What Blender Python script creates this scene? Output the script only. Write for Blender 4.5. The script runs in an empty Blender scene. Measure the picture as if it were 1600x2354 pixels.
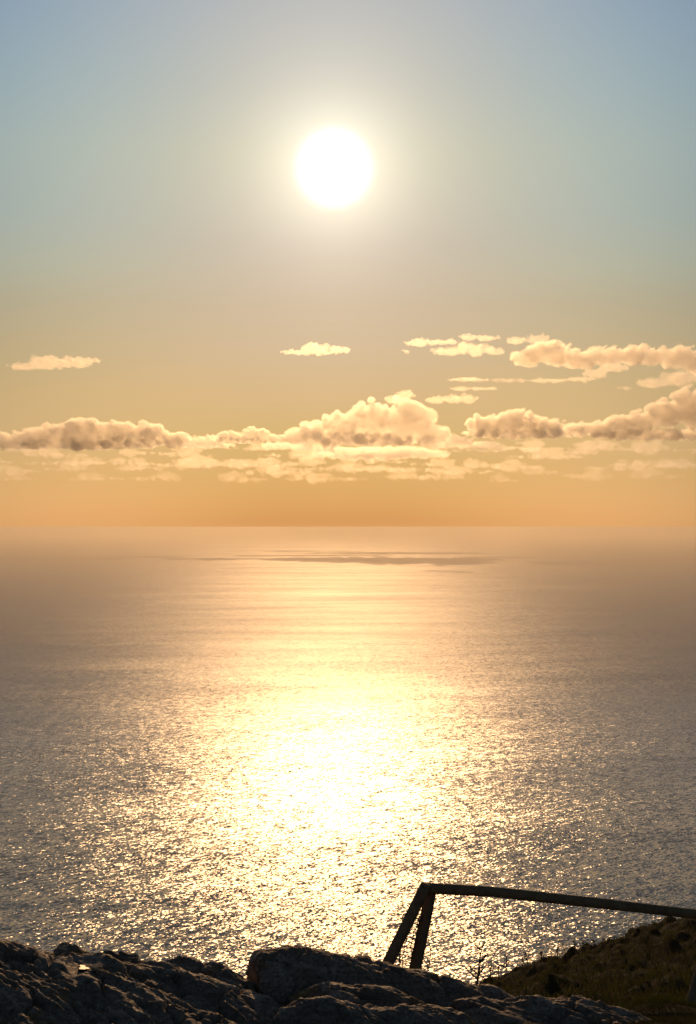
import bpy, bmesh, math, random
import numpy as np
from mathutils import Vector, Matrix, noise

sc = bpy.context.scene
C = sc.collection
R = math.radians

# ------------------------------------------------------------------ camera
F, CX, HY = 3269.0, 800.0, 1212.0          # focal length, centre column and horizon row in photograph pixels
EYE = 200.0                                # metres above the sea
cam = bpy.data.cameras.new('camera')
cam_o = bpy.data.objects.new('camera', cam); C.objects.link(cam_o); sc.camera = cam_o
cam_o.location = (0, 0, EYE); cam_o.rotation_euler = (R(90), 0, 0)
cam.sensor_fit = 'VERTICAL'; cam.sensor_height = 36; cam.lens = 36 * F / 2354
cam.shift_y = (HY - 1177) / 2354
cam.clip_start = 0.1; cam.clip_end = 400000
def W(px, py, d):                          # where a thing seen in that direction stands, d metres out
    return Vector(((px - CX) / F * d, d, EYE - (py - HY) / F * d))

# ------------------------------------------------------------------ light
SUN_EL, SUN_AZ = math.atan((HY - 386) / math.hypot(F, 32)), math.atan2(-32, F)
SUN_DIR = Vector((math.sin(SUN_AZ) * math.cos(SUN_EL), math.cos(SUN_AZ) * math.cos(SUN_EL), math.sin(SUN_EL)))
world = bpy.data.worlds.new('World'); sc.world = world; world.use_nodes = True
sun = bpy.data.lights.new('sun', 'SUN'); sun.energy = 2.75; sun.angle = R(0.5); sun.color = (1.0, 0.57, 0.255)
sun_o = bpy.data.objects.new('sun', sun); C.objects.link(sun_o)
sun_o.rotation_euler = (-SUN_DIR).to_track_quat('-Z', 'Y').to_euler()
sc.view_settings.view_transform = 'Standard'; sc.view_settings.look = 'None'
sc.view_settings.exposure = -1.463; sc.view_settings.gamma = 1
cy = sc.cycles
cy.max_bounces = 18; cy.volume_bounces = 16; cy.transparent_max_bounces = 64; cy.diffuse_bounces = 3; cy.glossy_bounces = 3
cy.use_denoising = True

class NT:                                  # short hand for node trees
    def __init__(s, nt): s.nt = nt; s.n = nt.nodes; s.l = nt.links
    def node(s, t, **kw):
        o = s.n.new(t)
        for k, v in kw.items(): setattr(o, k, v)
        return o
    def set(s, inp, v):
        if hasattr(v, 'is_linked') or hasattr(v, 'links'): s.l.new(v, inp)
        elif v is not None: inp.default_value = v
    def math(s, op, a, b=None, c=None, clamp=False):
        o = s.node('ShaderNodeMath', operation=op, use_clamp=clamp)
        for i, v in enumerate((a, b, c)):
            if v is not None: s.set(o.inputs[i], v)
        return o.outputs[0]
    def vec(s, op, a, b=None, out=0):
        o = s.node('ShaderNodeVectorMath', operation=op); s.set(o.inputs[0], a)
        if b is not None:
            if op == 'SCALE': s.set(o.inputs['Scale'], b)
            else: s.set(o.inputs[1], b)
        return o.outputs[out]
    def ramp(s, fac, stops, interp='LINEAR'):
        o = s.node('ShaderNodeValToRGB'); r = o.color_ramp; r.interpolation = interp
        while len(r.elements) < len(stops): r.elements.new(0.5)
        for e, (p, c) in zip(r.elements, stops):
            e.position = p; e.color = (*c, 1) if len(c) == 3 else c
        s.set(o.inputs[0], fac); return o.outputs[0]
    def noise(s, vec, scale, detail=2, rough=0.5, dim='3D', dist=0):
        o = s.node('ShaderNodeTexNoise', noise_dimensions=dim); s.set(o.inputs['Vector'], vec)
        o.inputs['Scale'].default_value = scale; o.inputs['Detail'].default_value = detail
        o.inputs['Roughness'].default_value = rough; o.inputs['Distortion'].default_value = dist
        return o
    def mix(s, fac, a, b, blend='MIX'):
        o = s.node('ShaderNodeMix', data_type='RGBA', blend_type=blend)
        s.set(o.inputs['Factor'], fac); s.set(o.inputs['A'], a); s.set(o.inputs['B'], b); return o.outputs['Result']
    def maprange(s, v, a, b, c=0.0, d=1.0, t='LINEAR'):
        o = s.node('ShaderNodeMapRange', interpolation_type=t)
        for i, x in enumerate((v, a, b, c, d)): s.set(o.inputs[i], x)
        return o.outputs[0]

# the sky: a physical sky, tinted by the haze low down, and the glare round the sun
def build_world():
    t = NT(world.node_tree); bg = t.n['Background']
    sky = t.node('ShaderNodeTexSky', sky_type='NISHITA', sun_disc=False, sun_elevation=SUN_EL, sun_rotation=SUN_AZ, dust_density=1.0)
    d = t.vec('NORMALIZE', t.node('ShaderNodeTexCoord').outputs['Generated'])
    sep = t.node('ShaderNodeSeparateXYZ'); t.l.new(d, sep.inputs[0])
    el = t.math('DIVIDE', t.math('ARCSINE', sep.outputs[2]), R(40), clamp=True)     # 0..1 over 0..40 degrees
    S = 46.0 / 3
    side = [(0.39, (1.730, 1.500, 1.617)), (1.96, (1.785, 1.549, 1.375)), (3.7, (1.949, 1.703, 1.437)), (5.4, (2.075, 1.825, 1.427)),
            (7.2, (2.046, 1.917, 1.603)), (8.9, (1.998, 2.079, 1.944)), (10.3, (1.998, 2.386, 2.461)), (12.3, (1.988, 2.610, 3.040)),
            (14.8, (2.205, 2.986, 3.504)), (17.2, (2.205, 3.191, 4.090)), (20.2, (2.236, 3.294, 4.675)), (30, (2.100, 2.700, 3.400)), (40, (2.080, 2.130, 2.050))]
    cent = [(0.39, (0.99, 0.80, 0.75)), (1.96, (1.139, 0.988, 0.807)), (3.7, (1.264, 1.152, 0.889)), (5.4, (1.409, 1.264, 1.117)),
            (7.2, (1.438, 1.366, 1.365)), (8.9, (1.428, 1.387, 1.468)), (11.3, (1.448, 1.488, 1.716)), (14.8, (1.754, 1.955, 2.016)),
            (17.2, (1.890, 2.162, 2.496)), (20.2, (2.257, 2.676, 3.360)), (30, (2.100, 2.600, 3.200)), (40, (2.080, 2.130, 2.050))]
    mk = lambda L: [(e / 40, tuple(x * S / 100 for x in c)) for e, c in L]
    r1, r2 = t.ramp(el, mk(side)), t.ramp(el, mk(cent))
    flat = t.vec('NORMALIZE', t.vec('MULTIPLY', d, (1, 1, 0)))
    ca = t.vec('DOT_PRODUCT', flat, (math.sin(SUN_AZ), math.cos(SUN_AZ), 0), out=1)
    az = t.math('ARCCOSINE', t.math('MINIMUM', ca, 0.9999999))
    w = t.maprange(az, R(1), R(15), 0, 1, 'SMOOTHSTEP')
    tint = t.vec('SCALE', t.mix(w, r2, r1), 3.0)
    base = t.vec('MULTIPLY', sky.outputs[0], tint)
    g = t.math('ARCCOSINE', t.math('MINIMUM', t.vec('DOT_PRODUCT', d, tuple(SUN_DIR), out=1), 0.99999999))
    K = 1 / (0.1 * 2 ** -2.2)
    gd = t.math('DIVIDE', g, R(1))
    a1 = t.math('MULTIPLY', t.math('POWER', math.e, t.math('DIVIDE', t.math('SUBTRACT', 1.6, gd), 1.9)), 0.50 * K)
    a2 = t.math('MULTIPLY', t.maprange(gd, 1.8, 0.6, 0, 1, 'SMOOTHSTEP'), 0.9 * K)
    a1 = t.math('MINIMUM', a1, 1.2 * K)
    glare = t.vec('ADD', t.vec('SCALE', (1.0, 0.93, 0.76), a1), t.vec('SCALE', (1, 1, 1), a2))
    t.l.new(t.vec('ADD', base, glare), bg.inputs[0]); bg.inputs[1].default_value = 0.06
build_world()

# ------------------------------------------------------------------ helpers
def material(name):
    m = bpy.data.materials.new(name); m.use_nodes = True
    t = NT(m.node_tree); return m, t, t.n.get('Principled BSDF')
def link(name, me, mat=None, parent=None):
    o = bpy.data.objects.new(name, me); C.objects.link(o)
    if mat and me: me.materials.append(mat)
    if parent: o.parent = parent
    return o
def tag(o, label=None, cat=None, group=None, kind=None):
    for k, v in (('label', label), ('category', cat), ('group', group), ('kind', kind)):
        if v: o[k] = v
    return o
def mesh(name, verts, faces, smooth=True):
    me = bpy.data.meshes.new(name)
    me.from_pydata([tuple(v) for v in verts], [], [tuple(f) for f in faces]); me.update()
    if smooth: me.polygons.foreach_set('use_smooth', [True] * len(me.polygons))
    return me

# ------------------------------------------------------------------ the sea
def sea_material():
    m, t, b = material('sea_water')
    pos = t.node('ShaderNodeNewGeometry').outputs['Position']
    def oct_(size, stretch, ang, amp, detail, rough=0.55):
        mp = t.node('ShaderNodeMapping', vector_type='TEXTURE'); t.l.new(pos, mp.inputs[0])
        mp.inputs['Rotation'].default_value = (0, 0, R(ang)); mp.inputs['Scale'].default_value = (size * stretch, size, 1)
        n = t.noise(mp.outputs[0], 1.0, detail, rough, '2D')
        v = t.vec('SUBTRACT', n.outputs['Color'], (0.5, 0.5, 0.5))
        return t.vec('SCALE', v, amp)
    s = oct_(1.15, 2.0, 50, 1.2, 2)
    s = t.vec('ADD', s, oct_(3.2, 2.4, 46, 0.65, 1))
    s = t.vec('ADD', s, oct_(9.0, 1.8, 42, 0.36, 2))
    s = t.vec('ADD', s, oct_(26.0, 1.8, 35, 0.20, 3))
    s = t.vec('ADD', s, oct_(140.0, 2.5, 15, 0.25, 3))
    # gusts: patches of rougher and calmer water
    gust = t.maprange(t.noise(pos, 1 / 350, 3, 0.55, '2D').outputs[0], 0.3, 0.7, 0.8, 1.15)
    streak = t.vec('MULTIPLY', pos, (1 / 1300, 1 / 320, 0))
    calm = t.maprange(t.noise(streak, 1.0, 4, 0.6, '2D').outputs[0], 0.35, 0.65, -0.025, 0.025)
    dist = t.vec('LENGTH', pos, out=1)
    far = t.maprange(t.math('LOGARITHM', dist, 10.0), math.log10(620), math.log10(2700), 0, 1, 'SMOOTHSTEP')           # waves too far off to tell apart become roughness
    s = t.vec('SCALE', s, t.math('MULTIPLY', gust, t.math('SUBTRACT', 1.0, t.math('MULTIPLY', far, 0.4))))
    rough = t.math('ADD', t.maprange(far, 0, 1, 0.27, 0.54), t.math('MULTIPLY', far, calm))
    s = t.vec('ADD', t.vec('MULTIPLY', s, (1, 1, 0)), (0, 0, 1))
    nrm = t.vec('NORMALIZE', s)
    t.n.remove(b); out = t.n['Material Output']
    body = t.node('ShaderNodeBsdfDiffuse'); body.inputs[0].default_value = (0.07, 0.21, 0.28, 1)
    gl = t.node('ShaderNodeBsdfGlossy', distribution='BECKMANN'); gl.inputs['Color'].default_value = (1, 1, 1, 1)
    t.l.new(rough, gl.inputs['Roughness']); t.l.new(nrm, gl.inputs['Normal'])
    fr = t.node('ShaderNodeFresnel'); fr.inputs['IOR'].default_value = 1.333; t.l.new(nrm, fr.inputs['Normal'])
    mx = t.node('ShaderNodeMixShader'); t.l.new(t.math('MINIMUM', fr.outputs[0], t.maprange(far, 0, 1, 0.60, 0.28)), mx.inputs[0])   # on a rough sea the wave faces turned to the eye are never seen at full grazing
    t.l.new(body.outputs[0], mx.inputs[1]); t.l.new(gl.outputs[0], mx.inputs[2])
    t.l.new(mx.outputs[0], out.inputs[0])
    return m
def build_sea():
    # rings that widen with distance, to the horizon
    rs = [0, 300, 1000, 3000, 10000, 30000, 70000, 150000]; n = 96
    vs = [(0, 0, 0)]; fs = []
    for r in rs[1:]:
        vs += [(r * math.cos(2 * math.pi * k / n), r * math.sin(2 * math.pi * k / n), 0) for k in range(n)]
    for k in range(n): fs.append((0, 1 + k, 1 + (k + 1) % n))
    for i in range(len(rs) - 2):
        a, c = 1 + i * n, 1 + (i + 1) * n
        for k in range(n): fs.append((a + k, c + k, c + (k + 1) % n, a + (k + 1) % n))
    tag(link('sea', mesh('sea', vs, fs, False), sea_material()), kind='structure')
build_sea()

def build_haze():
    m = bpy.data.materials.new('haze'); m.use_nodes = True; t = NT(m.node_tree)
    t.n.clear(); out = t.node('ShaderNodeOutputMaterial'); v = t.node('ShaderNodeVolumePrincipled')
    v.inputs['Color'].default_value = (0.99, 0.87, 0.69, 1); v.inputs['Density'].default_value = 1.2e-4; v.inputs['Anisotropy'].default_value = 0.63
    t.l.new(v.outputs[0], out.inputs['Volume'])
    bm = bmesh.new(); bmesh.ops.create_cube(bm, size=1)
    bmesh.ops.scale(bm, vec=(320000, 320000, EYE + 3), verts=bm.verts)
    bmesh.ops.translate(bm, vec=(0, 0, (EYE + 3) / 2 - 1), verts=bm.verts)
    me = bpy.data.meshes.new('haze'); bm.to_mesh(me)
    tag(link('haze', me, m), kind='stuff')
build_haze()


# ------------------------------------------------------------------ noise for shaping rock and ground
_rng = np.random.RandomState(4); _perm = np.concatenate([_rng.permutation(256)] * 3)
_grad = _rng.normal(size=(256, 3)); _grad /= np.linalg.norm(_grad, axis=1)[:, None]
def pnoise(p):
    p = np.asarray(p, float); i = np.floor(p).astype(int); f = p - i; i &= 255
    w = f * f * f * (f * (f * 6 - 15) + 10); r = 0
    for a in (0, 1):
        for b in (0, 1):
            for c in (0, 1):
                h = _perm[_perm[_perm[i[:, 0] + a] + i[:, 1] + b] + i[:, 2] + c]
                d = (_grad[h] * (f - (a, b, c))).sum(1)
                r = r + d * (w[:, 0] if a else 1 - w[:, 0]) * (w[:, 1] if b else 1 - w[:, 1]) * (w[:, 2] if c else 1 - w[:, 2])
    return r * 1.5
def fbm(p, n=4, lac=2.1, gain=0.5):
    p = np.asarray(p, float); a, s_ = 1.0, 0
    for k in range(n): s_ = s_ + a * pnoise(p + 17.3 * k); p = p * lac; a *= gain
    return s_
def ridged(p, n=3):
    p = np.asarray(p, float); a, s_ = 1.0, 0
    for k in range(n): s_ = s_ + a * (1 - 2 * np.abs(pnoise(p + 9.1 * k))); p = p * 2.1; a *= 0.5
    return s_
def sstep(a, b, x):
    t = np.clip((np.asarray(x, float) - a) / (b - a), 0, 1); return t * t * (3 - 2 * t)

# ------------------------------------------------------------------ the headland
SIL = np.array([(-4000, 2700), (600, 2480), (1000, 2330), (1130, 2268), (1190, 2246), (1250, 2224), (1300, 2208), (1350, 2192), (1400, 2176), (1440, 2160),
                (1475, 2146), (1520, 2140), (1532, 2126), (1560, 2121), (1600, 2117), (1700, 2092), (1900, 2050), (4000, 1800)], float)
def drop(x, y):
    """metres below the eye of the open ground at (x, y)"""
    x = np.asarray(x, float); y = np.asarray(y, float); r = np.hypot(x, y); th = np.degrees(np.abs(np.arctan2(x, y)))
    ys = np.maximum(y, 0.01)
    px = CX + F * np.clip(x / ys, -1.6, 1.3)
    crest = np.interp(px, SIL[:, 0], SIL[:, 1])
    py = 2352 + (crest - 2352) * sstep(9, 62, ys) ** 0.8
    py = np.where(px < 1000, np.maximum(py, 2400), py)
    far = np.minimum(ys, 60) * (py - HY) / F + np.maximum(ys - 60, 0) * 1.05
    near = 1.6 + 0.17 * ys
    k = sstep(5.5, 12, ys)
    front = near * (1 - k) + far * k
    back = 1.6 + 0.015 * r + np.maximum(r - 60, 0) * 0.95
    b = sstep(50, 85, th)
    b = np.where(r < 1.5, 1 - (1 - b) * sstep(0.2, 1.5, r), b)
    return front * (1 - b) + back * b
def turf_bumps(x, y):
    r = np.hypot(x, y); k = sstep(10, 25, r)
    q = np.stack([x, y, 0 * x], -1)
    return k * (0.30 * fbm(q * 0.55, 2) + 0.48 * np.maximum(0, fbm(q * 1.0 + 5, 2)) + 0.13 * fbm(q * 2.7, 2)) + 0.05 * fbm(q * 1.3, 3) + 0.14 * np.exp(-((x - 2.32) / 0.34) ** 2 - ((y - 10.7) / 0.5) ** 2)
def ground_z(x, y):
    return EYE - drop(x, y) + turf_bumps(x, y)
def build_ground():
    m, t, b = material('heath')
    pos = t.node('ShaderNodeNewGeometry').outputs['Position']
    n1 = t.noise(pos, 0.9, 5, 0.6).outputs[0]; n2 = t.noise(pos, 7, 4, 0.65).outputs[0]
    c = t.ramp(n1, [(0.3, (0.020, 0.022, 0.007)), (0.5, (0.038, 0.032, 0.011)), (0.7, (0.060, 0.040, 0.015))])
    c = t.mix(t.maprange(n2, 0.4, 0.65), c, (0.03, 0.028, 0.012, 1))
    t.l.new(c, b.inputs['Base Color']); b.inputs['Roughness'].default_value = 0.95; b.inputs['Specular IOR Level'].default_value = 0.15
    bp = t.node('ShaderNodeBump'); bp.inputs['Strength'].default_value = 0.8; bp.inputs['Distance'].default_value = 0.08
    t.l.new(n2, bp.inputs['Height']); t.l.new(bp.outputs[0], b.inputs['Normal'])
    th = np.concatenate([np.arange(-180, -20, 4), np.arange(-20, 3, 1.0), np.arange(3, 15, 0.08), np.arange(15, 30, 1), np.arange(30, 180, 5)])
    r = np.concatenate([[0.0, 0.4, 0.8, 1.2, 1.6], np.geomspace(2, 12, 100), np.linspace(12.2, 64, 190), np.geomspace(65, 330, 24)])
    T, RR = np.meshgrid(np.radians(th), r, indexing='ij')
    x = RR * np.sin(T); y = RR * np.cos(T); z = ground_z(x.ravel(), y.ravel())
    nt_, nr = T.shape
    idx = np.arange(nt_ * nr).reshape(nt_, nr); nx = np.roll(idx, -1, axis=0)
    fs = np.stack([idx[:, :-1], idx[:, 1:], nx[:, 1:], nx[:, :-1]], -1).reshape(-1, 4)
    tag(link('ground', mesh('ground', np.stack([x.ravel(), y.ravel(), z], -1), fs[:, ::-1]), m), kind='structure')
build_ground()

# ------------------------------------------------------------------ rocks
def rock_material():
    m, t, b = material('schist')
    pos = t.node('ShaderNodeNewGeometry').outputs['Position']
    mp = t.node('ShaderNodeMapping'); t.l.new(pos, mp.inputs[0])
    mp.inputs['Rotation'].default_value = (0, 0, R(36)); mp.inputs['Scale'].default_value = (2.0, 14.0, 14.0)
    st = t.noise(mp.outputs[0], 1.0, 5, 0.6).outputs[0]
    n1 = t.noise(pos, 5.0, 5, 0.6).outputs[0]; n2 = t.noise(pos, 45, 4, 0.7).outputs[0]
    c = t.ramp(st, [(0.3, (0.125, 0.079, 0.048)), (0.5, (0.27, 0.185, 0.122)), (0.7, (0.45, 0.33, 0.23))])
    c = t.mix(t.maprange(n1, 0.55, 0.68), c, (0.49, 0.385, 0.285, 1))                   # pale lichen
    c = t.mix(t.maprange(t.noise(pos, 2.3, 4, 0.6).outputs[0], 0.60, 0.68), c, (0.32, 0.16, 0.03, 1))   # rusty moss
    c = t.mix(t.maprange(n2, 0.3, 0.55), (0.08, 0.053, 0.034, 1), c)
    t.l.new(c, b.inputs['Base Color'])
    t.l.new(t.maprange(n2, 0.3, 0.7, 0.85, 0.5), b.inputs['Roughness']); b.inputs['Specular IOR Level'].default_value = 0.4
    h = t.math('ADD', t.math('MULTIPLY', st, 1.0), t.math('MULTIPLY', n2, 0.18))
    bp = t.node('ShaderNodeBump'); bp.inputs['Strength'].default_value = 0.85; bp.inputs['Distance'].default_value = 0.018
    t.l.new(h, bp.inputs['Height']); t.l.new(bp.outputs[0], b.inputs['Normal'])
    return m
ROCK = rock_material()
U_ = np.array((0.80, -0.58, -0.12)); U_ /= np.linalg.norm(U_)            # the way the beds run
V_ = np.cross((0, 0, 1), U_); V_ /= np.linalg.norm(V_); W_ = np.cross(U_, V_)
def weather(p, nrm, strata, lump, fine, seed, pit=1.0):
    q = p + seed * 3.7
    s3 = np.stack([q @ U_ * 0.7, q @ V_ * 5.5, q @ W_ * 5.5], -1)
    s4 = np.stack([q @ U_ * 1.4, q @ V_ * 15, q @ W_ * 15], -1)
    d = 0.55 * lump * fbm(q * 1.4, 2) + 0.6 * strata * (ridged(s3 + 0.35 * fbm(q * 1.5, 2)[:, None], 3) - 0.5) + 0.32 * strata * (ridged(s4 + 0.3 * fbm(q * 1.8, 2)[:, None], 2) - 0.5) + 0.3 * fine * fbm(q * 14, 2)
    step = fbm(s3 * 0.8 + 3, 2); d = d + strata * 0.9 * (np.round(step * 3) / 3)
    c1 = pnoise(np.stack([q @ U_ * 1.3, q @ V_ * 3.2, q @ W_ * 3.2], -1) + 0.25 * fbm(q * 4, 2)[:, None] + 40)
    c2 = pnoise(np.stack([q @ U_ * 3.5, q @ V_ * 4.5, q @ W_ * 4.5], -1) + 0.3 * fbm(q * 6, 2)[:, None] + 70)
    d = d - 1.1 * strata * np.exp(-(c1 / 0.045) ** 2) - 0.6 * pit * strata * np.exp(-(c2 / 0.04) ** 2)
    d = d + 0.35 * pit * strata * np.floor(3 * fbm(q * 3.1 + 11, 2)) / 3 + 0.12 * strata * ridged(q * 24, 2)
    return p + nrm * d[:, None]
def normals(P):
    gu = np.gradient(P, axis=0); gv = np.gradient(P, axis=1); n = np.cross(gv, gu)
    return n / (np.linalg.norm(n, axis=2, keepdims=True) + 1e-9)
def rock(name, label, dist, crest, front, back, strata=0.03, lump=0.05, fine=0.008, seed=1.0, res=0.013, cat='rock', bend=0.0, pit=1.0):
    """crest: (px, py) along the top edge as seen, dist metres out (or per point); front / back: (towards viewer, down) steps in metres from the crest"""
    cr = np.array([[c[0], c[1], c[2] if len(c) > 2 else dist] for c in crest], float)
    pts = np.array([W(a, b_, d)[:] for a, b_, d in cr])
    L = np.concatenate([[0], np.cumsum(np.linalg.norm(np.diff(pts, axis=0), axis=1))])
    nu = int(L[-1] / res) + 2; u = np.linspace(0, L[-1], nu)
    line = np.stack([np.interp(u, L, pts[:, k]) for k in range(3)], -1)
    ker = np.ones(5) / 5                                                 # soften the corners of the traced line
    for k in range(3): line[2:-2, k] = np.convolve(line[:, k], ker, 'valid')
    prof = np.array([(-a, -b_) for a, b_ in reversed(back)] if False else [(a, -b_) for a, b_ in reversed(back)] + [(0, 0)] + [(-a, -b_) for a, b_ in front], float)
    M = np.concatenate([[0], np.cumsum(np.linalg.norm(np.diff(prof, axis=0), axis=1))])
    nv = int(M[-1] / res) + 2; v = np.linspace(0, M[-1], nv)
    pr = np.stack([np.interp(v, M, prof[:, k]) for k in range(2)], -1)
    for k in range(2): pr[2:-2, k] = np.convolve(pr[:, k], ker, 'valid')
    P = np.zeros((nu, nv, 3)); P[:, :, 0] = line[:, None, 0]; P[:, :, 1] = line[:, None, 1] + pr[None, :, 0]; P[:, :, 2] = line[:, None, 2] + pr[None, :, 1]
    P[:, :, 0] += bend * (P[:, :, 1] - line[:, None, 1])
    # both ends roll down into the ground
    e = np.minimum(u, L[-1] - u); k = 1 - sstep(0, 0.16, e); P[:, :, 2] -= (k ** 2 * 0.5)[:, None]
    Q = weather(P.reshape(-1, 3), normals(P).reshape(-1, 3), strata, lump, fine, seed, pit).reshape(nu, nv, 3)
    org = np.array([line[nu // 2, 0], line[nu // 2, 1], Q[..., 2].min()])
    idx = np.arange(nu * nv).reshape(nu, nv)
    fs = np.stack([idx[:-1, :-1], idx[1:, :-1], idx[1:, 1:], idx[:-1, 1:]], -1).reshape(-1, 4)
    o = link(name, mesh(name, Q.reshape(-1, 3) - org, fs), ROCK); o.location = org
    return tag(o, label, cat, 'rocks of the outcrop') if label else o
rock('rock_slab', 'big grooved rock slab filling the lower left corner', 9.0,
     [(-420, 2120, 8.6), (-150, 2150, 8.8), (0, 2168), (50, 2176), (110, 2196), (150, 2196), (300, 2212), (420, 2236), (520, 2262), (590, 2290), (680, 2330), (760, 2380)],
     [(0.5, 0.085), (1.2, 0.24), (2.2, 0.54), (3.0, 1.0)], [(0.3, 0.10), (0.6, 0.5), (0.8, 1.6)], strata=0.046, lump=0.045, seed=1.3, bend=-0.1, pit=0.3)
rock('rock', 'dark knobbly rock on the skyline of the grooved slab, above the glinting wet patch', 9.25,
     [(115, 2215), (135, 2170), (170, 2176), (215, 2184), (270, 2180), (315, 2194), (345, 2230)], [(0.12, 0.06), (0.3, 0.25), (0.4, 0.6)], [(0.15, 0.1), (0.3, 0.8)], strata=0.025, lump=0.03, seed=2.1, res=0.01)
rock('rock', 'low rounded rock on the skyline just left of the blocky boulder', 9.3,
     [(360, 2250), (378, 2206), (410, 2199), (450, 2214), (500, 2216), (545, 2238), (590, 2266), (620, 2310)], [(0.15, 0.06), (0.4, 0.28), (0.5, 0.7)], [(0.15, 0.1), (0.3, 0.8)], strata=0.025, lump=0.03, seed=3.2, res=0.01)
rock('boulder', 'blocky boulder with flat top and steep left face in the middle', 9.4,
     [(585, 2262), (591, 2215), (600, 2192), (640, 2186), (700, 2182), (740, 2192), (800, 2206), (870, 2222), (930, 2240), (1000, 2250), (1070, 2262), (1130, 2278), (1200, 2300), (1290, 2330), (1380, 2370)],
     [(0.10, 0.03), (0.22, 0.12), (0.30, 0.32), (0.5, 0.5), (1.0, 0.62), (1.2, 0.9)], [(0.25, 0.08), (0.5, 0.5), (0.6, 1.5)], strata=0.034, lump=0.045, seed=4.4, res=0.011, bend=-0.25, cat='boulder')
rock('rock', 'humped rock in front of the blocky boulder', 8.9,
     [(640, 2320), (690, 2282), (740, 2262), (780, 2256), (840, 2268), (900, 2276), (960, 2296), (1020, 2330)], [(0.10, 0.04), (0.25, 0.16), (0.5, 0.4), (0.6, 0.8)], [(0.2, 0.06), (0.4, 0.6)], strata=0.028, lump=0.035, seed=5.7, res=0.01, bend=-0.2)
rock('rock', 'lowest humped rock at the bottom centre of the picture', 8.5,
     [(610, 2390), (650, 2330), (690, 2310), (760, 2298), (830, 2310), (880, 2318), (930, 2304), (1000, 2312), (1060, 2336), (1130, 2390)], [(0.12, 0.05), (0.3, 0.2), (0.5, 0.45), (0.6, 0.9)], [(0.2, 0.08), (0.4, 0.6)], strata=0.03, lump=0.035, seed=6.1, res=0.01, bend=-0.2)
rock('rock_slab', 'cracked pale rock slab right of the bottom centre, beside the grass', 9.1,
     [(1010, 2330), (1060, 2300), (1110, 2296), (1180, 2308), (1240, 2300), (1300, 2304), (1360, 2296), (1400, 2316), (1440, 2330), (1500, 2356), (1580, 2390)],
     [(0.2, 0.03), (0.6, 0.12), (1.0, 0.35), (1.2, 0.9)], [(0.2, 0.08), (0.4, 0.6)], strata=0.036, lump=0.04, seed=7.9, res=0.011, bend=-0.3)

# ------------------------------------------------------------------ the wet patch in the slab
from mathutils.bvhtree import BVHTree
def surf(o):
    me = o.data; M = o.matrix_basis
    return BVHTree.FromPolygons([M @ v.co for v in me.vertices], [tuple(p.vertices) for p in me.polygons])
def see(tree, px, py):
    e = Vector((0, 0, EYE)); return tree.ray_cast(e, (W(px, py, 10) - e).normalized())[0]
def build_wet_patch():
    tree = surf(bpy.data.objects['rock_slab']); c = see(tree, 192, 2226)
    if c is None: return
    slab = bpy.data.objects['rock_slab']; off = slab.location; lev = c.z
    for v in slab.data.vertices:                                        # the hollow it lies in, and a channel cut behind to let the sun in
        p = v.co + off; e = math.hypot((p.x - c.x) / 0.06, (p.y - c.y) / 0.125)
        if abs(p.x - c.x) < 0.14 and 0 < p.y - c.y < 0.9:
            k2 = float(1 - sstep(0.07, 0.14, abs(p.x - c.x))); v.co.z += k2 * (min(p.z, lev + 0.17 * (p.y - c.y)) - p.z); p = v.co + off
        if e < 2.2: v.co.z = (v.co.z * (1 - (k := float(1 - sstep(1.0, 2.2, e)))) + k * (min(p.z, lev - 0.012 + 0.010 * e) - off.z))
    m, t, b = material('still_water'); b.inputs['Base Color'].default_value = (0.02, 0.02, 0.02, 1); b.inputs['Roughness'].default_value = 0.42; b.inputs['IOR'].default_value = 1.333
    rnd = random.Random(2); vs = []
    for zz in (0.0, -0.03):
        for k in range(22):
            a = 2 * math.pi * k / 22; r = 1 + 0.28 * math.sin(3 * a + 1) + 0.18 * math.sin(5 * a)
            vs.append((0.026 * r * math.cos(a), 0.045 * r * math.sin(a), zz))
    fs = [tuple(range(22))] + [(k, k + 22, (k + 1) % 22 + 22, (k + 1) % 22) for k in range(22)]
    o = link('wet_patch', mesh('wet_patch', vs, fs, False), m); o.location = c + Vector((0, 0, 0.006))
    up = (SUN_DIR + (Vector((0, 0, EYE)) - c).normalized()).normalized()                # tilted midway between sun and eye so that it glints
    o.rotation_euler = Vector((0, 0, 1)).rotation_difference(up).to_euler()
    tag(o, 'small wet patch tilted to glint white in a hollow of the grooved slab', 'wet patch')
build_wet_patch()

# ------------------------------------------------------------------ the fence
def tube(path, radii, n=12, rough=0.0, seed=0, cap=True):
    """a tapering round bar along the points"""
    V, Fs = [], []; rnd = random.Random(seed); ph = [rnd.uniform(0, 6) for _ in range(4)]
    path = [Vector(p) for p in path]
    for i, p in enumerate(path):
        d = (path[min(i + 1, len(path) - 1)] - path[max(i - 1, 0)]).normalized()
        a = d.orthogonal().normalized() if i == 0 else (a - d * a.dot(d)).normalized()
        b = d.cross(a)
        for k in range(n):
            w = 2 * math.pi * k / n
            r = radii[i] * (1 + rough * (math.sin(2 * w + ph[0] + i * .31) + .6 * math.sin(3 * w + ph[1] - i * .5) + .5 * math.sin(7 * w + ph[2]) + .5 * math.sin(i * .9 + ph[3])))
            V.append(p + a * (r * math.cos(w)) + b * (r * math.sin(w)))
    m = len(path)
    for i in range(m - 1):
        for k in range(n): Fs.append((i * n + k, i * n + (k + 1) % n, (i + 1) * n + (k + 1) % n, (i + 1) * n + k))
    if cap: Fs += [tuple(range(n))[::-1], tuple(range((m - 1) * n, m * n))]
    return V, Fs
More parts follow.
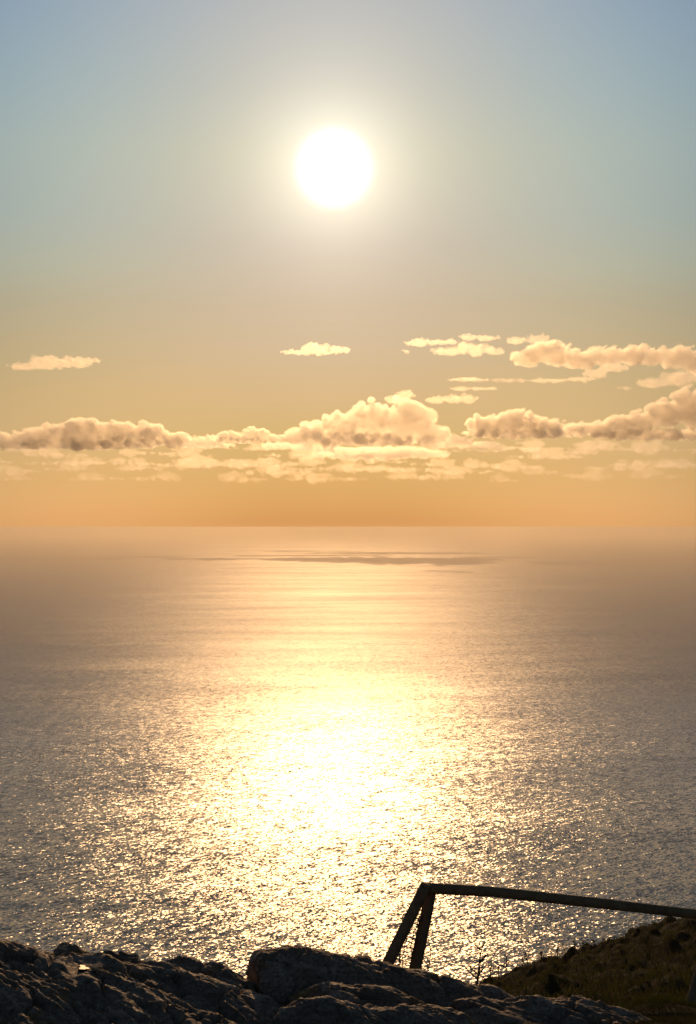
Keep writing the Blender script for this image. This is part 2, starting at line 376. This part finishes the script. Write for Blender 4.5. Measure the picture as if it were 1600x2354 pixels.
def lerp_path(pts, n):
    pts = [Vector(p) for p in pts]; out = []
    for i in range(n):
        f = i / (n - 1) * (len(pts) - 1); k = min(int(f), len(pts) - 2); out.append(pts[k].lerp(pts[k + 1], f - k))
    return out
def wood_material():
    m, t, b = material('weathered_wood')
    co = t.node('ShaderNodeTexCoord').outputs['Object']
    n1 = t.noise(co, 9, 5, 0.65).outputs[0]; n2 = t.noise(co, 70, 3, 0.6).outputs[0]
    t.l.new(t.ramp(n1, [(0.3, (0.20, 0.125, 0.06)), (0.6, (0.34, 0.22, 0.115)), (0.8, (0.44, 0.31, 0.18))]), b.inputs['Base Color'])
    b.inputs['Roughness'].default_value = 0.8; b.inputs['Specular IOR Level'].default_value = 0.25
    bp = t.node('ShaderNodeBump'); bp.inputs['Strength'].default_value = 0.6; bp.inputs['Distance'].default_value = 0.006
    t.l.new(t.math('ADD', n1, t.math('MULTIPLY', n2, .5)), bp.inputs['Height']); t.l.new(bp.outputs[0], b.inputs['Normal'])
    return m
def build_fence():
    wood = wood_material(); base = W(940, 2300, 11.5); base.z = float(ground_z(np.array([base.x]), np.array([base.y]))[0])
    root = link('wooden_fence', None); root.location = base
    tag(root, 'rough round-pole fence with a sagging rail and leaning posts', 'fence')
    def bar(name, pts, r0, r1, n, seed, rough=0.025):
        P = [p - base for p in lerp_path(pts, n)]
        V, Fs = tube(P, [r0 + (r1 - r0) * i / (n - 1) for i in range(n)], 14, rough, seed)
        return link(name, mesh(name, V, Fs), wood, root)
    # post that leans right, its top under the rail
    bar('post', [W(913, 2425, 11.45), W(952, 2240, 11.5), W(990, 2052, 11.55), W(992, 2040, 11.55)], 0.050, 0.046, 26, 1)
    bar('brace', [W(790, 2432, 11.2), W(887, 2224, 11.32), W(977, 2039, 11.45), W(980, 2032, 11.45)], 0.047, 0.043, 26, 2)
    bar('rail', [W(972, 2041, 11.5), W(1130, 2050, 11.5), W(1310, 2069, 11.45), W(1480, 2088, 11.4), W(1640, 2106, 11.3), W(1800, 2122, 11.2)], 0.0435, 0.0375, 40, 3, 0.018)
    bar('post', [W(1556, 2420, 10.9), W(1590, 2310, 11.0), W(1622, 2200, 11.1), W(1650, 2098, 11.2)], 0.052, 0.046, 22, 4)
    # what is left of the wire netting, hanging between post and brace
    wire, t, b = material('rusty_wire'); b.inputs['Base Color'].default_value = (0.06, 0.035, 0.02, 1); b.inputs['Roughness'].default_value = 0.7
    rnd = random.Random(8); V, Fs = [], []
    def strand(pts, r=0.0048):
        nonlocal V, Fs
        v, f = tube([p - base for p in pts], [r] * len(pts), 4, 0, 0, False); k = len(V)
        V += v; Fs += [tuple(i + k for i in q) for q in f]
    cols, rows = 9, 13
    def knot(i, j):
        f, g = i / (cols - 1), j / (rows - 1)
        top = (935 + 42 * f, 2098 + 10 * f); bot = (893 + 62 * f, 2228 + 4 * f)
        x = top[0] + (bot[0] - top[0]) * g + 5 * math.sin(5 * g + 3 * f); y = top[1] + (bot[1] - top[1]) * g + 4 * math.sin(6 * f + 2 * g)
        h = random.Random(i * 31 + j); return W(x - 8 + h.uniform(-3, 3), y + h.uniform(-3, 3), 11.55 + 0.08 * math.sin(4 * f + 3 * g))
    for i in range(cols):
        if i != 6: strand([knot(i, j) for j in range(rows if i % 3 else rows - 2)])
    for j in range(rows):
        if j not in (3, 8): strand([knot(i, j) for i in range(0 if j % 4 else 1, cols)])
    for k in range(5):                                                  # loose ends curling off
        p = W(rnd.uniform(905, 985), rnd.uniform(2110, 2200), 11.5); pts = [p]
        for q in range(7): pts.append(pts[-1] + Vector((rnd.uniform(-.02, .03), rnd.uniform(-.01, .01), rnd.uniform(-.03, .015))))
        strand(pts)
    strand([W(985 + 3 * math.sin(k * .5) + k * .4, 2160 + k * 8, 11.5) for k in range(10)])
    tag(link('wire_netting', mesh('wire_netting', V, Fs), wire, root), 'torn rusty wire netting hanging between post and brace')
build_fence()

# ------------------------------------------------------------------ saplings along the spur
BARK, _t, _b = material('dark_bark'); _b.inputs['Base Color'].default_value = (0.05, 0.035, 0.025, 1); _b.inputs['Roughness'].default_value = 0.9
def sapling(px, d, top, label, seed, big=False):
    rnd = random.Random(seed); p = W(px, 2200, d); z = float(ground_z(np.array([p.x]), np.array([p.y]))[0]); p.z = z - 0.02
    tip = W(px + rnd.uniform(-4, 4), top, d); h = tip.z - p.z
    if h < 0.25: h = 0.35
    def bits(length, dirv, r, depth):
        pts = [Vector((0, 0, 0))]; dv = dirv.normalized(); n = 7
        for k in range(n):
            dv = (dv + Vector((rnd.uniform(-.13, .13), rnd.uniform(-.13, .13), 0.05))).normalized(); pts.append(pts[-1] + dv * (length / n))
        out = [(pts, r)]
        if depth:
            for k in range(10 if depth == 2 else 3):
                f = rnd.uniform(0.22, 0.95); q = pts[int(f * n)].lerp(pts[min(n, int(f * n) + 1)], f * n % 1)
                a = rnd.uniform(0, 6.28); e = rnd.uniform(0.35, 0.9)
                sub = bits(length * (0.42 if depth == 2 else 0.5) * (1.15 - f), Vector((math.cos(a), math.sin(a), e)), r * 0.68, depth - 1)
                out += [([s_ + q for s_ in sp], sr) for sp, sr in sub]
        return out
    B = bits(h, Vector((rnd.uniform(-.08, .08), 0, 1)), max(0.026, h * 0.024), 2)
    def build(name, parts, parent=None):
        V, Fs = [], []
        for pts, r in parts:
            v, f = tube(pts, [r * (1 - 0.8 * i / (len(pts) - 1)) for i in range(len(pts))], 5); k = len(V); V += v; Fs += [tuple(i + k for i in q) for q in f]
        return link(name, mesh(name, V, Fs), BARK, parent)
    if big:
        root = link('bare_sapling', None); build('trunk', B[:1], root)
        rest = B[1:]
        for k in range(0, len(rest), 4): build('branch', rest[k:k + 4], root)
    else: root = build('bare_sapling', B)
    root.location = p
    tag(root, label, 'sapling', 'leafless saplings along the slope')
sapling(1093, 46, 2156, 'tallest leafless sapling, nearest the fence and behind the boulder', 1, True)
ORD = ['first', 'second', 'third', 'fourth', 'fifth', 'sixth', 'seventh', 'eighth', 'ninth', 'tenth', 'eleventh', 'twelfth', 'thirteenth', 'last']
for i, (px, top) in enumerate(((1126, 2208), (1146, 2228), (1170, 2208), (1197, 2206), (1216, 2196), (1241, 2198), (1249, 2200), (1281, 2186), (1300, 2178), (1320, 2168), (1343, 2174), (1369, 2164), (1391, 2164), (1397, 2168))):
    sapling(px, 56 + (i * 7 % 5) * 0.8, top - 14, 'thin leafless sapling on the slope edge, %s going uphill from the tallest one' % ORD[i], 20 + i)

# ------------------------------------------------------------------ grass and heath
def blades(name, spots, h0, h1, w, per, spread, mat, seed, bend=0.35):
    rnd = np.random.RandomState(seed); V, Fs = [], []
    n = len(spots) * per; sp = np.repeat(np.asarray(spots), per, axis=0)
    off = rnd.normal(size=(n, 2)) * spread; x = sp[:, 0] + off[:, 0]; y = sp[:, 1] + off[:, 1]
    z = ground_z(x, y) - 0.02; h = rnd.uniform(h0, h1, n) * sp[:, 2]
    a = rnd.uniform(0, 2 * math.pi, n); lx = off[:, 0] / spread * 0.25 + rnd.normal(size=n) * bend * 0.6; ly = off[:, 1] / spread * 0.25 + rnd.normal(size=n) * bend * 0.6
    ca, sa = np.cos(a) * w, np.sin(a) * w
    P = np.stack([np.stack([x - ca, y - sa, z], -1), np.stack([x + ca, y + sa, z], -1),
                  np.stack([x + ca * .6 + lx * h * .45, y + sa * .6 + ly * h * .45, z + h * .6], -1), np.stack([x - ca * .6 + lx * h * .45, y - sa * .6 + ly * h * .45, z + h * .6], -1),
                  np.stack([x + lx * h, y + ly * h, z + h], -1)], 1)
    k = np.arange(n) * 5
    quads = np.stack([k, k + 1, k + 2, k + 3], -1).tolist(); tris = np.stack([k + 3, k + 2, k + 4], -1).tolist()
    return link(name, mesh(name, P.reshape(-1, 3), quads + tris, False), mat)
def leaf_material(name, c1, c2, trans):
    m = bpy.data.materials.new(name); m.use_nodes = True; t = NT(m.node_tree); t.n.clear()
    out = t.node('ShaderNodeOutputMaterial'); pos = t.node('ShaderNodeNewGeometry').outputs['Position']
    c = t.mix(t.maprange(t.noise(pos, 3.0, 4, 0.6).outputs[0], 0.35, 0.65), c1, c2)
    d = t.node('ShaderNodeBsdfDiffuse'); t.l.new(c, d.inputs[0]); tr = t.node('ShaderNodeBsdfTranslucent'); t.l.new(c, tr.inputs[0])
    mx = t.node('ShaderNodeMixShader'); mx.inputs[0].default_value = trans; t.l.new(d.outputs[0], mx.inputs[1]); t.l.new(tr.outputs[0], mx.inputs[2])
    t.l.new(mx.outputs[0], out.inputs[0]); return m
def build_grass():
    rnd = random.Random(5); spots = []
    while len(spots) < 5200:
        y = rnd.uniform(13, 63); px = rnd.uniform(1080, 1680); x = (px - CX) / F * y
        spots.append((x, y, rnd.uniform(0.5, 1.2)))
    tag(blades('heath_tussocks', spots, 0.06, 0.22, 0.012, 9, 0.16, leaf_material('heath_blade', (0.05, 0.065, 0.017, 1), (0.13, 0.105, 0.033, 1), 0.45), 3), kind='stuff')
    near = [((rnd.gauss(1520, 52) - CX) / F * 10.6, rnd.gauss(10.65, 0.16), rnd.uniform(0.6, 1.2)) for _ in range(260)]
    dry = [((rnd.uniform(1390, 1720) - CX) / F * (q := rnd.uniform(8.3, 11.6)), q, rnd.uniform(0.3, 0.75)) for _ in range(3000)]
    tag(blades('dry_grass', dry, 0.03, 0.085, 0.003, 10, 0.04, leaf_material('dry_blade', (0.05, 0.05, 0.018, 1), (0.09, 0.075, 0.03, 1), 0.4), 6), kind='stuff')
    tag(blades('grass', near, 0.03, 0.085, 0.0028, 10, 0.03, leaf_material('grass_blade', (0.06, 0.085, 0.018, 1), (0.12, 0.115, 0.03, 1), 0.45), 4), kind='stuff')
build_grass()

# ------------------------------------------------------------------ clouds: real bodies of droplets, a kilometre up
def cloud_material(name, dens, aniso=0.84):
    m = bpy.data.materials.new(name); m.use_nodes = True; t = NT(m.node_tree)
    t.n.clear(); out = t.node('ShaderNodeOutputMaterial'); v = t.node('ShaderNodeVolumePrincipled')
    v.inputs['Color'].default_value = (0.996, 0.965, 0.90, 1); v.inputs['Density'].default_value = dens; v.inputs['Anisotropy'].default_value = aniso
    t.l.new(v.outputs[0], out.inputs['Volume']); return m
CM = {}
def ico(sub):
    bm = bmesh.new(); bmesh.ops.create_icosphere(bm, subdivisions=sub, radius=1)
    v = np.array([x.co[:] for x in bm.verts]); f = np.array([[y.index for y in x.verts] for x in bm.faces]); bm.free(); return v, f
ICO = ico(2)
TEX = {}
def cloud_tex(size, depth):
    k = (round(size, 2), depth)
    if k not in TEX:
        t = bpy.data.textures.new('billow', 'CLOUDS'); t.noise_scale = size; t.noise_depth = depth; t.noise_basis = 'ORIGINAL_PERLIN'; TEX[k] = t
    return TEX[k]
def cloud_mesh(name, puffs, vox, rough):
    V, Fc = [], []; n = 0
    for (x, y, z, rx, ry, rz) in puffs:
        V.append(ICO[0] * (rx, ry, rz) + (x, y, z)); Fc.append(ICO[1] + n); n += len(ICO[0])
    me = mesh(name, np.concatenate(V), np.concatenate(Fc))
    o = bpy.data.objects.new(name, me); C.objects.link(o)
    r = o.modifiers.new('r', 'REMESH'); r.mode = 'VOXEL'; r.voxel_size = vox
    for sz, st in ((11, 3.0), (4.5, 2.2), (2.0, 1.0)):
        d = o.modifiers.new('d', 'DISPLACE'); d.texture = cloud_tex(vox * sz, 3); d.texture_coords = 'LOCAL'; d.strength = vox * st * rough * 2; d.mid_level = 0.5
    r = o.modifiers.new('r2', 'REMESH'); r.mode = 'VOXEL'; r.voxel_size = vox * 0.85      # a clean closed skin, no folds
    dg = bpy.context.evaluated_depsgraph_get(); ev = o.evaluated_get(dg)
    new = bpy.data.meshes.new_from_object(ev); new.name = name
    bpy.data.objects.remove(o); bpy.data.meshes.remove(me)
    new.polygons.foreach_set('use_smooth', [True] * len(new.polygons))
    return new
def cloud(label, d, blobs, dens=0.012, depth=0.8, seed=1, vox=1.9, base=None, rough=1.35, core=True, n_scale=1.0, name='cloud', kind=None, stretch=1.0, thick=0.0, group='clouds low over the sea'):
    """blobs: (x, y, half width, half height) as seen, in photograph pixels, at the distance d"""
    rnd = random.Random(seed); u = d / F; puffs = []
    cx = sum(b[0] for b in blobs) / len(blobs); cyy = max(b[1] for b in blobs)
    org = W(cx, cyy, d)
    def add(px, py, r, dy, sx=1.0, sy=1.0, sz=1.0):
        if base and py + r * sz * 0.8 > base: py = base - r * sz * 0.8
        p = W(px, py, d + dy * u) - org
        puffs.append((p.x, p.y, p.z, r * sx * u, max(r * sy * u, thick), r * sz * u))
    for b in blobs:
        bx, by, hw, hh = b[:4]; dd = (b[4] if len(b) > 4 else 0) / u
        wide = max(1.0, hw / hh)
        if core: add(bx, by, hh * 0.62, dd, 0.82 * hw / hh / 0.62, min(max(1.0, 0.8 * hw * depth / hh), 130 / u / hh), 1.05)
        for i in range(max(1, int(1.6 * wide))):                       # the heart
            a = rnd.uniform(-0.75, 0.75) if wide > 1.4 else rnd.uniform(-.15, .15)
            r = hh * rnd.uniform(0.5, 0.72) * math.sqrt(1 - a * a)
            add(bx + a * hw, by + rnd.uniform(-.15, .2) * hh, r, dd + rnd.uniform(-.5, .5) * hw * depth, rnd.uniform(1.0, 1.4), rnd.uniform(1.0, 1.5))
        for i in range(int((10 + 9 * wide) * n_scale)):                # heads and tufts round it
            a = rnd.uniform(-1, 1); top = math.sqrt(max(0, 1 - a * a))
            h = (rnd.uniform(0.25, 1.0) if rnd.random() < 0.7 else rnd.uniform(-0.7, 0.3)) * top
            r = hh * rnd.choice((0.1, 0.14, 0.2, 0.26, 0.34)) * rnd.uniform(0.8, 1.2)
            add(bx + a * (hw - r * 0.5), by - h * max(hh - r * 0.8, 0), r, dd + rnd.uniform(-1, 1) * hw * depth * 0.6 * top, rnd.uniform(0.9, 1.5) * stretch, rnd.uniform(1, 1.5), rnd.uniform(0.7, 1))
    me = cloud_mesh(name, puffs, vox * u, rough)
    if dens not in CM: CM[dens] = cloud_material('cloud_droplets', dens)
    o = link(name, me, CM[dens]); o.location = org
    if kind: o['kind'] = kind
    else: tag(o, label, 'cloud', group)
    return o
cloud('big domed cloud with grey heart and bright rim, above the sea shadow right of centre', 13000,
      [(725, 1005, 65, 42), (790, 985, 62, 45), (860, 970, 62, 58), (930, 968, 58, 72), (985, 998, 52, 40), (850, 1012, 175, 20)], base=1032, seed=3, depth=1.4, thick=230, dens=0.006)
cloud('low flat cloud added just under the big dome to thicken the sea shadow', 14800, [(790, 1046, 70, 11), (900, 1038, 80, 12), (850, 1050, 90, 9), (980, 1046, 50, 9)], seed=4, depth=0.8, thick=420, dens=0.0042, core=False, n_scale=1.6, stretch=1.6)  # added to carry the shadow on the water farther out
cloud('ragged cloud added under the left half of the big dome to fill the sea shadow', 13900, [(720, 1030, 60, 10), (800, 1036, 70, 9), (640, 1026, 40, 9)], seed=6, thick=320, dens=0.006)  # added between dome and flat cloud to close the gap in their sea shadow
cloud('ragged cloud joining the left bank to the small rounded cloud', 13600, [(440, 1016, 40, 13), (490, 1010, 34, 12), (470, 1024, 70, 9)], base=1034, seed=8, thick=150, dens=0.007)
cloud('ragged cloud between the big dome and the scalloped cloud', 13400, [(1050, 1012, 36, 14), (1030, 1022, 60, 9), (1100, 1022, 50, 9)], base=1032, seed=10, thick=150, dens=0.007)
cloud('long lumpy cloud bank at the left edge, bright along its top', 12900,
      [(30, 1015, 60, 24), (105, 1003, 55, 32), (185, 996, 60, 42), (270, 998, 55, 42), (340, 1002, 50, 36), (400, 1012, 45, 24), (210, 1022, 200, 18)], base=1040, seed=5, thick=190, dens=0.0105)
cloud('small rounded cloud between the left bank and the big dome', 13000,
      [(525, 1003, 28, 14), (585, 1000, 38, 20), (560, 1012, 80, 9), (640, 1008, 25, 10)], base=1022, seed=7, thick=110, dens=0.013)
cloud('grey hearted cloud with a bright scalloped top, right of the big dome', 12000,
      [(1115, 978, 45, 32), (1180, 970, 55, 34), (1250, 985, 70, 26), (1200, 998, 140, 16)], base=1016, seed=9, thick=190, dens=0.0105)
cloud('large cloud bank climbing towards the right edge with sunlit ridge', 11000,
      [(1370, 985, 70, 20), (1450, 975, 65, 34), (1530, 955, 60, 44), (1600, 940, 60, 60), (1680, 950, 70, 60), (1500, 1000, 180, 18)], base=1020, seed=11, thick=190, dens=0.0105)
cloud('flat white cloud alone high at the left', 7400, [(60, 843, 48, 12), (110, 834, 52, 23), (160, 834, 52, 18), (205, 830, 34, 10)], seed=13, dens=0.012, base=856)
cloud('small white cloud alone below the sun', 25000, [(680, 810, 36, 8), (730, 802, 36, 19), (775, 804, 32, 11), (725, 811, 62, 7)], seed=15, dens=0.0045, base=817)
cloud('thin white cloud, leftmost of the upper right group', 20500, [(965, 788, 38, 12), (1020, 786, 42, 9)], seed=17, dens=0.0043)
cloud('puffy white cloud under the thin topmost streak', 20000, [(1030, 808, 42, 14), (1085, 803, 54, 20), (1135, 808, 24, 12)], seed=19, dens=0.0042, base=820)
cloud('thin topmost streak of white cloud', 20500, [(1080, 776, 28, 10), (1120, 777, 30, 10)], seed=21, dens=0.0043)
cloud('tiny white wisp at the left end of the upper right group', 20000, [(930, 807, 13, 5)], seed=23, dens=0.0044)
cloud('small white cloud resting on top of the long upper right cloud', 7000, [(1190, 783, 32, 11), (1235, 778, 26, 16)], seed=25, dens=0.012)
cloud('long bright cloud with dark hollows reaching the right edge, highest at right', 6600,
      [(1212, 822, 40, 28), (1268, 815, 62, 34), (1335, 830, 55, 26), (1400, 820, 70, 27), (1480, 820, 70, 28), (1560, 826, 60, 32), (1625, 842, 55, 38)], seed=27, dens=0.013, thick=110)
cloud('long thin streak of cloud bending up at its right end', 16500, [(1080, 873, 58, 6), (1170, 875, 60, 6), (1260, 875, 60, 6), (1330, 872, 45, 6), (1370, 860, 32, 15), (1412, 846, 42, 15)], seed=29, dens=0.0052)
cloud('short thin streak right of the big dome, the upper of two', 17500, [(1060, 894, 32, 6), (1115, 893, 38, 5)], seed=31, dens=0.0043)
cloud('short puffy streak touching the big dome on its right, the lower of two', 17900, [(1005, 920, 38, 10), (1055, 917, 44, 14)], seed=33, dens=0.0053, base=929)
cloud('pale flat cloud at the right edge under the long bright one', 6900, [(1495, 882, 42, 15), (1560, 873, 50, 24), (1625, 868, 45, 26)], seed=35, dens=0.014, base=898)
cloud('tiny scrap of cloud left of the pale flat cloud', 7100, [(1435, 892, 26, 5)], seed=37, dens=0.010)
cloud('bright cap of cloud crowning the big dome', 11300, [(905, 920, 22, 12), (932, 908, 24, 16)], seed=39, dens=0.014)
# the far bank that runs together above the horizon
def far_bank():
    rnd = random.Random(77)
    for k, (d, y0, y1, n, dens) in enumerate(((14800, 1030, 1052, 15, 0.0042), (18500, 1050, 1072, 16, 0.003), (23500, 1072, 1092, 14, 0.0019), (31000, 1094, 1108, 12, 0.0010))):
        blobs = []
        for i in range(n):
            x = -150 + 1900 * (i + rnd.uniform(0.1, 0.9)) / n; y = rnd.uniform(y0, y1)
            w = rnd.uniform(40, 110)
            blobs += [(x, y, w, rnd.uniform(5, 10)), (x + rnd.uniform(-.5, .5) * w, y - rnd.uniform(2, 7), w * 0.45, rnd.uniform(10, 22))]
        cloud('', d, blobs, dens=dens, seed=90 + k, name='distant_cloud_bank', kind='stuff', depth=0.7, rough=1.2, core=False, n_scale=1.5, stretch=2.0)
far_bank()
